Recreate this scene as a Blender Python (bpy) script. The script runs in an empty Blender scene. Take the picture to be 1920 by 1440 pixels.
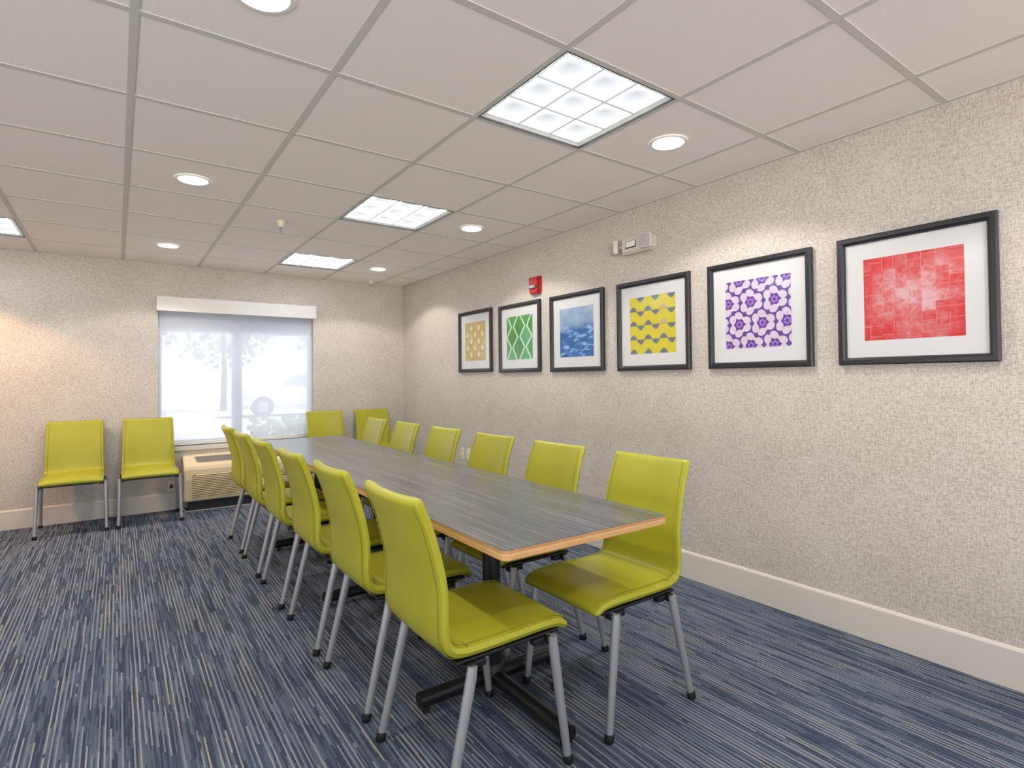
import bpy, bmesh, math, random
from mathutils import Vector, Matrix
random.seed(7)
SC = bpy.context.scene
COL = SC.collection

# ------------------------------------------------------------------ camera
CAM_H, F_PX, YAW, PITCH, ROLL, CY = 1.21424402, 1039.31933, 0.619465, 0.0177137, -0.0100124, 692.907254
cd = bpy.data.cameras.new('camera'); cam = bpy.data.objects.new('camera', cd); COL.objects.link(cam)
cd.sensor_width = 36; cd.lens = F_PX / 1920 * 36; cd.shift_y = -(720 - CY) / 1920
cd.clip_start = .02; cd.clip_end = 300
dv = Vector((math.sin(YAW)*math.cos(PITCH), math.cos(YAW)*math.cos(PITCH), math.sin(PITCH)))
rv = Vector((math.cos(YAW), -math.sin(YAW), 0)); uv = rv.cross(dv)
r2 = rv*math.cos(ROLL) + uv*math.sin(ROLL); u2 = -rv*math.sin(ROLL) + uv*math.cos(ROLL)
cam.matrix_world = Matrix(((r2.x, u2.x, -dv.x, 0), (r2.y, u2.y, -dv.y, 0), (r2.z, u2.z, -dv.z, CAM_H), (0, 0, 0, 1)))
SC.camera = cam

# ------------------------------------------------------------------ world, daylight, exposure
SC.view_settings.view_transform = 'Standard'; SC.view_settings.look = 'None'
SC.view_settings.gamma = 1; SC.view_settings.use_curve_mapping = False
SC.view_settings.exposure = 0.40
SKY_E, LOWER_GLOW_E = 1.2, 5.6   # sky, and an added glow below the horizon to brighten the ceiling
W = bpy.data.worlds.new('daylight'); SC.world = W; W.use_nodes = True
wn = W.node_tree; bg = wn.nodes['Background']
bg.inputs[1].default_value = 1.0
_tc = wn.nodes.new('ShaderNodeTexCoord'); _sp = wn.nodes.new('ShaderNodeSeparateXYZ'); _rp = wn.nodes.new('ShaderNodeValToRGB'); _mm = wn.nodes.new('ShaderNodeMapRange')
wn.links.new(_tc.outputs['Generated'], _sp.inputs[0]); wn.links.new(_sp.outputs[2], _mm.inputs[0]); _mm.inputs[1].default_value = -.06; _mm.inputs[2].default_value = .06
wn.links.new(_mm.outputs[0], _rp.inputs[0]); _rp.color_ramp.elements[0].color = (1, .95, .90, 1); _rp.color_ramp.elements[1].color = (.80, .90, 1, 1)
_st = wn.nodes.new('ShaderNodeMapRange'); wn.links.new(_mm.outputs[0], _st.inputs[0]); _st.inputs[3].default_value = LOWER_GLOW_E; _st.inputs[4].default_value = SKY_E
wn.links.new(_rp.outputs[0], bg.inputs[0]); wn.links.new(_st.outputs[0], bg.inputs[1])

_sl = bpy.data.lights.new('sun', 'SUN'); _sl.energy = 7.5; _sl.angle = .02; _so = bpy.data.objects.new('sun', _sl); COL.objects.link(_so)
_so.rotation_euler = (0, math.radians(32), 0); _so.location = (20, 10, 20)
PANEL_E, DOWN_E, DOWN_W, WARM_W = 18.0, 12.0, 26.0, 120.0

# ------------------------------------------------------------------ measures
CEIL, XW, YB, XL, YR = 2.355, 2.829, 6.2407, -3.6, -3.6
G, X0, Y0 = .6096, .0414, 2.0323

# ------------------------------------------------------------------ helpers
def s2l(c): return tuple(((v/255)/12.92 if v/255 <= .04045 else ((v/255+.055)/1.055)**2.4) for v in c) + (1,)
def mat(name, rgb, rough=.6, metal=0, spec=.5, coat=0, emit=None, es=0):
    m = bpy.data.materials.new(name); m.use_nodes = True
    b = m.node_tree.nodes['Principled BSDF']
    b.inputs['Base Color'].default_value = s2l(rgb); b.inputs['Roughness'].default_value = rough
    b.inputs['Metallic'].default_value = metal; b.inputs['Specular IOR Level'].default_value = spec
    b.inputs['Coat Weight'].default_value = coat
    if emit: b.inputs['Emission Color'].default_value = s2l(emit); b.inputs['Emission Strength'].default_value = es
    return m
class NT:
    def __init__(s, m): s.t = m.node_tree; s.b = s.t.nodes['Principled BSDF']
    def n(s, typ, **kw):
        o = s.t.nodes.new(typ)
        for k, v in kw.items(): setattr(o, k, v)
        return o
    def l(s, a, b): s.t.links.new(a, b)
    def m(s, op, a, b=None, c=None):
        o = s.n('ShaderNodeMath', operation=op)
        for i, v in enumerate((a, b, c)):
            if v is None: continue
            if isinstance(v, (int, float)): o.inputs[i].default_value = v
            else: s.l(v, o.inputs[i])
        return o.outputs[0]
    def xyz(s):
        tc = s.n('ShaderNodeTexCoord'); sp = s.n('ShaderNodeSeparateXYZ'); s.l(tc.outputs['Object'], sp.inputs[0])
        return sp.outputs
    def comb(s, x, y, z=0):
        o = s.n('ShaderNodeCombineXYZ')
        for i, v in enumerate((x, y, z)):
            if isinstance(v, (int, float)): o.inputs[i].default_value = v
            else: s.l(v, o.inputs[i])
        return o.outputs[0]
    def noise(s, vec, scale=1, detail=2, rough=.5, dist=0):
        o = s.n('ShaderNodeTexNoise'); o.inputs['Scale'].default_value = scale
        o.inputs['Detail'].default_value = detail; o.inputs['Roughness'].default_value = rough
        o.inputs['Distortion'].default_value = dist
        if vec is not None: s.l(vec, o.inputs['Vector'])
        return o.outputs[0]
    def white(s, vec):
        o = s.n('ShaderNodeTexWhiteNoise', noise_dimensions='3D'); s.l(vec, o.inputs['Vector']); return o.outputs[0]
    def ramp(s, fac, stops, const=False):
        o = s.n('ShaderNodeValToRGB'); r = o.color_ramp
        if const: r.interpolation = 'CONSTANT'
        while len(r.elements) < len(stops): r.elements.new(.5)
        for e, (p, c) in zip(r.elements, stops): e.position = p; e.color = s2l(c)
        s.l(fac, o.inputs[0]); return o.outputs[0]
    def mix(s, f, a, b, mode='MIX'):
        o = s.n('ShaderNodeMix', data_type='RGBA', blend_type=mode)
        for k, v in ((0, f), (6, a), (7, b)):
            if isinstance(v, (int, float)): o.inputs[k].default_value = v
            elif isinstance(v, tuple): o.inputs[k].default_value = v
            else: s.l(v, o.inputs[k])
        return o.outputs[2]
    def bump(s, h, strength=.2, dist=.002):
        o = s.n('ShaderNodeBump'); o.inputs['Strength'].default_value = strength; o.inputs['Distance'].default_value = dist
        s.l(h, o.inputs['Height']); s.l(o.outputs[0], s.b.inputs['Normal'])

def mobj(name, verts, faces, m, parent=None, smooth=False, mi=None):
    me = bpy.data.meshes.new(name); me.from_pydata([tuple(v) for v in verts], [], faces)
    for x in (m if isinstance(m, (list, tuple)) else [m]): me.materials.append(x)
    if mi: me.polygons.foreach_set('material_index', mi)
    bm = bmesh.new(); bm.from_mesh(me); bmesh.ops.recalc_face_normals(bm, faces=bm.faces) if mi is None else None
    bm.to_mesh(me); bm.free()
    if smooth:
        me.polygons.foreach_set('use_smooth', [True]*len(me.polygons))
        try: me.set_sharp_from_angle(angle=math.radians(40))
        except Exception: pass
    me.update()
    o = bpy.data.objects.new(name, me); COL.objects.link(o)
    if parent: o.parent = parent
    return o
class MB:
    def __init__(s): s.v = []; s.f = []; s.mi = []; s.k = 0
    def add(s, V, F):
        n = len(s.v); s.v += [tuple(v) for v in V]; s.f += [tuple(i+n for i in f) for f in F]; s.mi += [s.k]*len(F); return s
    def box(s, a, b, bev=0, mtx=None):
        x0, y0, z0 = a; x1, y1, z1 = b
        bm = bmesh.new(); bmesh.ops.create_cube(bm, size=1)
        for v in bm.verts:
            v.co = Vector(((x0+x1)/2 + v.co.x*(x1-x0), (y0+y1)/2 + v.co.y*(y1-y0), (z0+z1)/2 + v.co.z*(z1-z0)))
        if bev: bmesh.ops.bevel(bm, geom=bm.edges[:], offset=bev, segments=2, affect='EDGES', profile=.5)
        if mtx: bmesh.ops.transform(bm, matrix=mtx, verts=bm.verts)
        bm.verts.index_update(); s.add([v.co.copy() for v in bm.verts], [[v.index for v in f.verts] for f in bm.faces]); bm.free(); return s
    def tube(s, pts, r, n=12, rx=None):
        """pts list of points, r radius or list; rx scales one cross axis"""
        P = [Vector(p) for p in pts]; R = r if isinstance(r, (list, tuple)) else [r]*len(P)
        V = []; ref = None
        for i, p in enumerate(P):
            t = (P[min(i+1, len(P)-1)] - P[max(i-1, 0)]).normalized()
            if ref is None: ref = Vector((0, 0, 1)) if abs(t.z) < .9 else Vector((1, 0, 0))
            a = (ref - t*ref.dot(t)).normalized(); b = t.cross(a); ref = a
            for k in range(n):
                th = 2*math.pi*k/n; V.append(p + a*math.cos(th)*R[i]*(rx or 1) + b*math.sin(th)*R[i])
        F = [(i*n+k, i*n+(k+1) % n, (i+1)*n+(k+1) % n, (i+1)*n+k) for i in range(len(P)-1) for k in range(n)]
        F += [tuple(range(n))[::-1], tuple((len(P)-1)*n+k for k in range(n))]
        return s.add(V, F)
    def prism(s, poly, axis, a, b):
        """poly in the two other axes (cyclic order), extruded along axis"""
        def mk(p, q): return {'x': (q, p[0], p[1]), 'y': (p[0], q, p[1]), 'z': (p[0], p[1], q)}[axis]
        n = len(poly); V = [mk(p, a) for p in poly] + [mk(p, b) for p in poly]
        F = [tuple(range(n)), tuple(range(2*n-1, n-1, -1))] + [(i, (i+1) % n, n+(i+1) % n, n+i) for i in range(n)]
        return s.add(V, F)
    def build(s, name, m, parent=None, smooth=False):
        return mobj(name, s.v, s.f, m, parent, smooth, s.mi if isinstance(m, (list, tuple)) else None)
def empty(name, loc=(0, 0, 0), rz=0):
    o = bpy.data.objects.new(name, None); COL.objects.link(o); o.location = loc; o.rotation_euler.z = rz
    o.empty_display_size = .05; return o
def tag(o, label, cat, group=None):
    o['label'] = label; o['category'] = cat
    if group: o['group'] = group
    return o
def struct(o): o['kind'] = 'structure'; return o
def copy_tree(o, parent=None):
    c = o.copy(); COL.objects.link(c); c.parent = parent
    for ch in list(o.children): copy_tree(ch, c)
    return c

# ------------------------------------------------------------------ materials
def wallpaper(name):
    m = mat(name, (200, 190, 178), .5, spec=.35); t = NT(m); x, y, z = t.xyz()
    h = t.m('ADD', x, y)
    v = t.noise(t.comb(t.m('MULTIPLY', h, 190), t.m('MULTIPLY', z, 48)), 1, 1)
    w = t.noise(t.comb(t.m('MULTIPLY', h, 48), t.m('MULTIPLY', z, 190), 7), 1, 1)
    big = t.noise(t.comb(h, z), 3, 2)
    th1 = t.noise(t.comb(t.m('MULTIPLY', h, 300), t.m('MULTIPLY', z, 10), 3), 1, 1); th2 = t.noise(t.comb(t.m('MULTIPLY', h, 10), t.m('MULTIPLY', z, 300), 5), 1, 1)
    fac = t.m('ADD', t.m('ADD', t.m('MULTIPLY', t.m('MAXIMUM', v, w), .66), t.m('MULTIPLY', t.m('ADD', th1, th2), .24)), t.m('MULTIPLY', big, .10))
    c = t.ramp(fac, [(.58, (176, 167, 157)), (.645, (195, 187, 178)), (.72, (208, 202, 195))])
    t.l(c, t.b.inputs['Base Color']); t.bump(fac, .25, .001)
    return m
M = {}
M['wall'] = wallpaper('wallpaper')
M['ceil'] = mat('ceiling_tile', (226, 222, 218), .9)
_t = NT(M['ceil']); _x = _t.xyz()
_n = _t.noise(_t.comb(_x[0], _x[1]), 260, 2); _t.l(_t.ramp(_n, [(.35, (238, 231, 228)), (.6, (247, 241, 239))]), _t.b.inputs['Base Color'])
M['grid'] = mat('grid_metal', (206, 204, 199), .6, spec=.25)
M['base'] = mat('baseboard_paint', (212, 205, 196), .45)
M['white'] = mat('white_plastic', (232, 230, 226), .4)
M['dark'] = mat('dark_gap', (50, 50, 56), .6)
M['black'] = mat('black_metal', (22, 23, 26), .38, spec=.5)
M['rubber'] = mat('black_rubber', (14, 14, 15), .6)
M['silver'] = mat('silver_paint', (172, 172, 176), .38, metal=.45)
M['winframe'] = mat('window_aluminium', (196, 203, 216), .5)

def carpet():
    m = mat('carpet', (70, 80, 100), .95, spec=.1); t = NT(m); x, y, z = t.xyz()
    xs = t.m('FLOOR', t.m('DIVIDE', x, .0054))
    off = t.white(t.comb(xs, 3.7))
    def dash(length, seed):
        return t.white(t.comb(xs, t.m('FLOOR', t.m('ADD', t.m('DIVIDE', y, length), t.m('MULTIPLY', off, 9))), seed))
    v = dash(.14, 1); w = dash(.34, 8); w2 = dash(.34, 9)
    big = t.noise(t.comb(t.m('MULTIPLY', t.m('FLOOR', t.m('DIVIDE', x, .08)), .8), t.m('MULTIPLY', y, 1.8)), 1.0, 3)
    bb = t.m('SUBTRACT', big, .5)
    ground = t.ramp(t.m('ADD', v, t.m('MULTIPLY', bb, .6)), [(0, (68, 76, 95)), (.3, (80, 92, 111)), (.55, (94, 106, 125)), (.8, (108, 118, 132))], True)
    mod = t.m('LESS_THAN', t.m('MODULO', t.m('ADD', xs, 3000), 3), .5)
    lit = t.m('MULTIPLY', mod, t.m('LESS_THAN', t.m('SUBTRACT', w, t.m('MULTIPLY', bb, .9)), .66))
    line = t.ramp(w2, [(0, (140, 148, 162)), (.4, (156, 160, 168)), (.74, (170, 166, 160)), (.88, (126, 138, 152))], True)
    c = t.mix(lit, ground, line)
    wv = t.noise(t.comb(x, y), 300, 2)
    c2 = t.mix(.55, c, t.ramp(wv, [(.3, (60, 60, 60)), (.7, (200, 200, 200))]), 'OVERLAY')
    # seams between the carpet tiles
    sy = t.m('LESS_THAN', t.m('FRACT', t.m('DIVIDE', t.m('ADD', y, 20.2), .914)), .0035)
    c3 = t.mix(t.m('MULTIPLY', sy, .15), c2, s2l((25, 28, 36)))
    t.l(c3, t.b.inputs['Base Color']); t.bump(wv, .5, .003)
    return m
M['carpet'] = carpet()

def vinyl():
    m = mat('lime_vinyl', (186, 188, 44), .36, spec=.45); t = NT(m); tc = t.n('ShaderNodeTexCoord')
    n = t.noise(tc.outputs['Object'], 420, 2); n2 = t.noise(tc.outputs['Object'], 6, 2)
    t.l(t.ramp(n2, [(.3, (163, 161, 40)), (.7, (170, 168, 46))]), t.b.inputs['Base Color']); t.bump(n, .12, .001)
    return m
M['vinyl'] = vinyl()
M['seam'] = mat('lime_seam', (150, 147, 44), .45)

def laminate():
    m = mat('grey_laminate', (92, 92, 94), .28, spec=.5); t = NT(m); x, y, z = t.xyz()
    a = t.noise(t.comb(t.m('MULTIPLY', x, 95), t.m('MULTIPLY', y, 2.2)), 1, 4, .6)
    b = t.noise(t.comb(t.m('MULTIPLY', x, 22), t.m('MULTIPLY', y, 1.0), 5), 1, 3)
    f = t.m('ADD', t.m('MULTIPLY', a, .6), t.m('MULTIPLY', b, .4))
    t.l(t.ramp(f, [(.35, (70, 70, 74)), (.5, (94, 94, 97)), (.65, (120, 119, 121))]), t.b.inputs['Base Color'])
    t.l(t.ramp(f, [(.3, (124, 124, 124)), (.7, (138, 138, 138))]), t.b.inputs['Roughness'])
    return m
M['lam'] = laminate()
def ply():
    m = mat('plywood_edge', (205, 160, 105), .5); t = NT(m); x, y, z = t.xyz()
    l = t.white(t.comb(t.m('FLOOR', t.m('MULTIPLY', t.m('ADD', z, .0012), 240)), 4)); n = t.noise(t.comb(t.m('MULTIPLY', x, 30), t.m('MULTIPLY', y, 30), t.m('MULTIPLY', z, 60)), 1, 3)
    t.l(t.ramp(t.m('ADD', t.m('MULTIPLY', l, .7), t.m('MULTIPLY', n, .3)), [(.25, (178, 132, 86)), (.5, (204, 160, 108)), (.75, (218, 178, 126))]), t.b.inputs['Base Color'])
    return m
M['ply'] = ply()

# ------------------------------------------------------------------ room shell
o = struct(mobj('floor', [(XL, YR, 0), (XW, YR, 0), (XW, YB, 0), (XL, YB, 0)], [(0, 1, 2, 3)], M['carpet']))
TH = .16
# opening in the window wall
OX0, OX1, OZ0, OZ1 = .318, 1.762, .600, 1.965
b = MB()
b.box((XL-TH, YB, 0), (OX0, YB+TH, CEIL)).box((OX1, YB, 0), (XW+TH, YB+TH, CEIL)).box((OX0, YB, 0), (OX1, YB+TH, OZ0)).box((OX0, YB, OZ1), (OX1, YB+TH, CEIL))
struct(b.build('wall_back', M['wall']))
struct(MB().box((XW, YR-TH, 0), (XW+TH, YB, CEIL)).build('wall_right', M['wall']))
# side and rear walls, out of view, with openings added to brighten the room
LY0, LY1, LTOP = -3.3, 3.2, 1.1
struct(MB().box((XL-TH, YR-TH, 0), (XL, LY0, CEIL)).box((XL-TH, LY1, 0), (XL, YB, CEIL)).box((XL-TH, LY0, 0), (XL, LY1, .16)).box((XL-TH, LY0, LTOP), (XL, LY1, CEIL)).build('wall_left', M['wall']))
struct(MB().box((XL, YR-TH, 0), (XL+.3, YR, CEIL)).box((XW-.3, YR-TH, 0), (XW, YR, CEIL)).box((XL+.3, YR-TH, 0), (XW-.3, YR, .16)).box((XL+.3, YR-TH, 2.25), (XW-.3, YR, CEIL)).build('wall_front', M['wall']))
def portal(loc, rot, sx, sy):
    L = bpy.data.lights.new('portal', 'AREA'); L.shape = 'RECTANGLE'; L.size = sx; L.size_y = sy; L.cycles.is_portal = True
    o = bpy.data.objects.new('portal', L); COL.objects.link(o); o.location = loc; o.rotation_euler = rot
portal((XL-.02, (LY0+LY1)/2, (LTOP+.16)/2), (0, -math.pi/2, 0), LTOP-.16, LY1-LY0)
portal(((XL+XW)/2, YR-.02, 1.2), (math.pi/2, 0, 0), XW-XL-.6, 2.1)
portal((1.04, YB+.14, 1.28), (-math.pi/2, 0, 0), 1.44, 1.36)
def baseb(name, a, bb, axis):
    mb = MB()
    if axis == 'y':  # along right wall
        prof = [(XW, 0), (XW-.014, 0), (XW-.014, .150), (XW-.010, .158), (XW-.004, .162), (XW, .162)]
        mb.prism(prof, 'y', a, bb)
    elif axis == 'x':
        prof = [(YB, 0), (YB-.014, 0), (YB-.014, .150), (YB-.010, .158), (YB-.004, .162), (YB, .162)]
        mb.prism(prof, 'x', a, bb)
    struct(mb.build(name, M['base']))
baseb('baseboard_right', YR, YB, 'y'); baseb('baseboard_back', XL, .498, 'x'); baseb('baseboard_back', 1.604, XW-.0141, 'x')
struct(MB().box((XL, YR, 0), (XL+.014, YB-.0141, .16), .002).build('baseboard_left', M['base']))

# ceiling with cut-outs for the light fixtures
TROF = [(2, -1), (2, 2), (2, 5), (-2, 5), (-2, 2), (-2, -1), (2, -4), (-2, -4)]  # entries past the left-edge panel are unseen, added to light the room
gx = [XL] + [X0+G*i for i in range(-5, 5)] + [XW]; gy = [YR] + [Y0+G*j for j in range(-6, 7) if Y0+G*j > YR] + [YB]
holes = [(X0+G*i, Y0+G*j) for i, j in TROF]
b = MB(); ZT = CEIL + .002
for i in range(len(gx)-1):
    for j in range(len(gy)-1):
        if any(abs(gx[i]-hx) < .01 and abs(gy[j]-hy) < .01 for hx, hy in holes): continue
        b.add([(gx[i], gy[j], ZT), (gx[i], gy[j+1], ZT), (gx[i+1], gy[j+1], ZT), (gx[i+1], gy[j], ZT)], [(0, 1, 2, 3)])
ce = struct(b.build('ceiling', M['ceil']))
b = MB(); HW = .012
for x in gx[1:-1]: b.box((x-HW, YR, CEIL-.001), (x+HW, YB, CEIL+.0022))
for i in range(len(gx)-1):
    for y in gy[1:-1]: b.box((gx[i]+(HW if i else 0), y-HW, CEIL-.0006), (gx[i+1]-(HW if i < len(gx)-2 else 0), y+HW, CEIL+.0022))
for y0, y1 in ((YR, YR+.02), (YB-.02, YB)): b.box((XL, y0, CEIL-.001), (XW, y1, CEIL+.0022))
for x0, x1 in ((XL, XL+.02), (XW-.02, XW)): b.box((x0, YR+.02, CEIL-.001), (x1, YB-.02, CEIL+.0022))
b.build('ceiling_grid', M['grid'], ce)
struct(MB().box((XL-TH, YR-TH, CEIL+.12), (XW+TH, YB+TH, CEIL+.2)).build('ceiling', M['dark']))

# ------------------------------------------------------------------ troffers
def lens_mat():
    m = bpy.data.materials.new('lit_lens'); m.use_nodes = True; t = m.node_tree; t.nodes.clear()
    q = NT.__new__(NT); q.t = t
    out = q.n('ShaderNodeOutputMaterial'); em = q.n('ShaderNodeEmission'); em.inputs[0].default_value = (.93, .96, 1, 1)
    tc = q.n('ShaderNodeTexCoord'); sp = q.n('ShaderNodeSeparateXYZ'); q.l(tc.outputs['Object'], sp.inputs[0])
    S = (G-.07)/3
    def cell(a): return q.m('SUBTRACT', q.m('FRACT', q.m('DIVIDE', q.m('ADD', a, (G-.07)/2), S)), .5)
    u, v = cell(sp.outputs[0]), cell(sp.outputs[1])
    # pyramid shading put into the emission: a dimmer patch just off each centre
    d = q.m('SQRT', q.m('ADD', q.m('POWER', q.m('ADD', u, .04), 2), q.m('POWER', q.m('ADD', v, .05), 2)))
    edge = q.m('MAXIMUM', q.m('ABSOLUTE', u), q.m('ABSOLUTE', v))
    line = q.m('GREATER_THAN', edge, .453)
    patch = q.m('ADD', .56, q.m('MULTIPLY', d, .75))
    rim = q.m('MULTIPLY', q.m('MAXIMUM', q.m('SUBTRACT', d, .32), 0), PANEL_E*6)
    st = q.m('MINIMUM', q.m('ADD', patch, rim), PANEL_E)
    st = q.m('ADD', q.m('MULTIPLY', st, q.m('SUBTRACT', 1, line)), q.m('MULTIPLY', line, .50))
    q.l(st, em.inputs[1]); q.l(em.outputs[0], out.inputs[0])
    return m
M['lens'] = lens_mat()
def troffer():
    r = empty('ceiling_light')
    h = G/2-.012
    b = MB()   # housing tray above the ceiling
    z0, z1 = -.002, .10
    for a, c in (((-h, -h, z0), (-h+.004, h, z1)), ((h-.004, -h, z0), (h, h, z1)), ((-h+.004, -h, z0), (h-.004, -h+.004, z1)), ((-h+.004, h-.004, z0), (h-.004, h, z1)), ((-h, -h, z1), (h, h, z1+.006))): b.box(a, c)
    b.build('housing', M['dark'], r)
    b = MB(); a0, a1 = h-.006, h-.022   # white door frame
    for k in range(4):
        c, s = math.cos(k*math.pi/2), math.sin(k*math.pi/2)
        P = [(-a0, -a0, .004), (a0, -a0, .004), (a1, -a1, .010), (-a1, -a1, .010)]
        b.add([(x*c-y*s, x*s+y*c, z) for x, y, z in P], [(0, 1, 2, 3)])
    b.build('door_frame', M['white'], r)
    # 3 x 3 pyramid lenses in one pane
    b = MB(); S = (2*a1)/3
    for i in range(3):
        for j in range(3):
            x0, y0 = -a1+i*S, -a1+j*S; g = .0012
            V = [(x0+g, y0+g, .010), (x0+S-g, y0+g, .010), (x0+S-g, y0+S-g, .010), (x0+g, y0+S-g, .010), (x0+S/2, y0+S/2, .034)]
            b.add(V, [(0, 1, 4), (1, 2, 4), (2, 3, 4), (3, 0, 4)])
    b.build('lens', M['lens'], r)
    return r
LT = 'ceiling troffer lights'
tl = ['square lit ceiling panel nearest the camera, above the near end of the table',
      'square lit ceiling panel above the middle of the table, second from the camera',
      'square lit ceiling panel farthest back, between the window wall and the sprinkler',
      'square lit ceiling panel cut by the left edge of the photo, near the window wall',
      'added unseen lit ceiling panel on the left side, level with the table middle',
      'added unseen lit ceiling panel on the left side near the camera',
      'added unseen lit ceiling panel behind the camera on the right side', 'added unseen lit ceiling panel behind the camera on the left side']
proto = troffer()
for k, (i, j) in enumerate(TROF):
    o = proto if k == 0 else copy_tree(proto)
    o.location = (X0+G*(i+.5), Y0+G*(j+.5), CEIL); tag(o, tl[k], 'ceiling light', LT)

# ------------------------------------------------------------------ downlights
M['dl'] = mat('lit_downlight', (255, 250, 240), .5, emit=(255, 246, 232), es=DOWN_E)
M['dlw'] = mat('lit_warm_downlight', (255, 230, 190), .5, emit=(255, 205, 145), es=DOWN_E)
def downlight(warm, power):
    r = empty('recessed_downlight'); n = 32; b = MB()
    pr = [(.090, 0.0), (.088, -.004), (.076, -.005), (.072, .0005)]
    V = [(R*math.cos(2*math.pi*k/n), R*math.sin(2*math.pi*k/n), z) for R, z in pr for k in range(n)]
    b.add(V, [(i*n+k, i*n+(k+1) % n, (i+1)*n+(k+1) % n, (i+1)*n+k) for i in range(3) for k in range(n)])
    b.build('trim_ring', M['white'], r, True)
    b = MB(); V = [(.072*math.cos(2*math.pi*k/n), .072*math.sin(2*math.pi*k/n), -.001) for k in range(n)]
    b.add(V, [tuple(range(n))]); b.build('lens', M['dlw' if warm else 'dl'], r)
    L = bpy.data.lights.new('lamp', 'SPOT'); L.energy = power; L.spot_size = math.radians(134); L.spot_blend = .22
    L.shadow_soft_size = .055; L.color = (1, .60, .31) if warm else (1, .93, .84)
    lo = bpy.data.objects.new('lamp', L); COL.objects.link(lo); lo.parent = r; lo.location = (0, 0, -.012)
    return r
DL = [((.5, -.5), 'round recessed downlight cut by the top edge of the photo'),
      ((.5, 2.5), 'round recessed downlight on the left half of the ceiling, level with the middle ceiling panel'),
      ((.5, 5.5), 'small round recessed downlight on the left half of the ceiling near the window wall'),
      ((3.5, -.5), 'round recessed downlight nearest the picture wall, beside the nearest ceiling panel'),
      ((3.5, 2.5), 'round recessed downlight above the emergency light, beside the middle ceiling panel'),
      ((3.5, 5.5), 'small round recessed downlight near the far corner, beside the farthest ceiling panel'),
      ((3.5, -3.5), 'added unseen recessed downlight behind the camera near the picture wall'),  # the behind-camera pair is out of view, added only for room light
      ((.5, -3.5), 'added unseen recessed downlight behind the camera on the left half')]
p = downlight(False, DOWN_W)
for k, ((i, j), lab) in enumerate(DL):
    o = p if k == 0 else copy_tree(p)
    o.location = (X0+G*i, Y0+G*j, CEIL-.0005); tag(o, lab, 'downlight', 'recessed downlights')
pw = downlight(True, WARM_W); pw.location = (X0+G*-2.5, Y0+G*5.5+.1, CEIL-.0005)
tag(pw, 'warm recessed downlight in the far left corner of the ceiling', 'downlight', 'recessed downlights')

# ------------------------------------------------------------------ chairs
def cat(P, n):
    """Catmull-Rom through points"""
    P = [Vector(p) for p in P]; Q = [2*P[0]-P[1]] + P + [2*P[-1]-P[-2]]; out = []
    for i in range(1, len(Q)-2):
        for k in range(n):
            t = k/n; a, b_, c, d = Q[i-1], Q[i], Q[i+1], Q[i+2]
            out.append(.5*((2*b_) + (c-a)*t + (2*a-5*b_+4*c-d)*t*t + (-a+3*b_-3*c+d)*t**3))
    out.append(P[-1]); return out
def pad(path, cross=16):
    """path: (x, z, thickness, width, side_lift); closed cushion lofted along it"""
    pts = cat([Vector((p[0], p[1], p[2])) for p in path], 5); ext = cat([Vector((p[3], p[4], 0)) for p in path], 5)
    rows = []
    for i, p in enumerate(pts):
        a, c = pts[max(i-1, 0)], pts[min(i+1, len(pts)-1)]
        t = Vector((c.x-a.x, 0, c.y-a.y)).normalized(); nrm = Vector((-t.z, 0, t.x))
        rows.append((Vector((p.x, 0, p.y)), t, nrm, p.z, ext[i].x, ext[i].y, 1))
    def cap(r, sgn):
        out = []
        for a in (25, 50, 72, 88):
            c, s = math.cos(math.radians(a)), math.sin(math.radians(a))
            out.append((r[0] + r[1]*sgn*s*r[3]*.5, r[1], r[2], r[3]*c, r[4] - r[3]*(1-c)*.7, r[5], 1))
        return out
    rows = cap(rows[0], -1)[::-1] + rows + cap(rows[-1], 1)
    V = []; prof = []
    m = cross
    for k in range(m+1):   # top side from +y to -y
        prof.append((1-2*k/m, 1))
    prof = [(math.copysign(1-(1-abs(u))**1.0, u), s) for u, s in prof]
    ring = []
    for u, s in prof: ring.append((u, 1))
    for u, s in prof[::-1]: ring.append((u, -1))
    n = len(ring)
    for c, t, nrm, th, w, lift, _ in rows:
        hw, ht = w/2, th/2
        for u, s in ring:
            y = u*(hw-ht*.9); prof_e = 1.0
            if abs(u) > .999:   # round side
                y = math.copysign(hw-ht*.35, u); prof_e = .62
            off = s*ht*prof_e + lift*(abs(u)**2.2)*(1 if s > 0 else .85)
            V.append(c + nrm*off + Vector((0, y, 0)))
    # insert outermost side vertices
    V2 = []; n2 = n+2
    for ri, (c, t, nrm, th, w, lift, _) in enumerate(rows):
        R = V[ri*n:(ri+1)*n]; half = n//2
        left = c + nrm*lift*.92 + Vector((0, -w/2, 0)); right = c + nrm*lift*.92 + Vector((0, w/2, 0))
        V2 += R[:half] + [left] + R[half:] + [right]
    F = [(i*n2+k, i*n2+(k+1) % n2, (i+1)*n2+(k+1) % n2, (i+1)*n2+k) for i in range(len(rows)-1) for k in range(n2)]
    F += [tuple(range(n2))[::-1], tuple((len(rows)-1)*n2+k for k in range(n2))]
    return V2, F, rows
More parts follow.
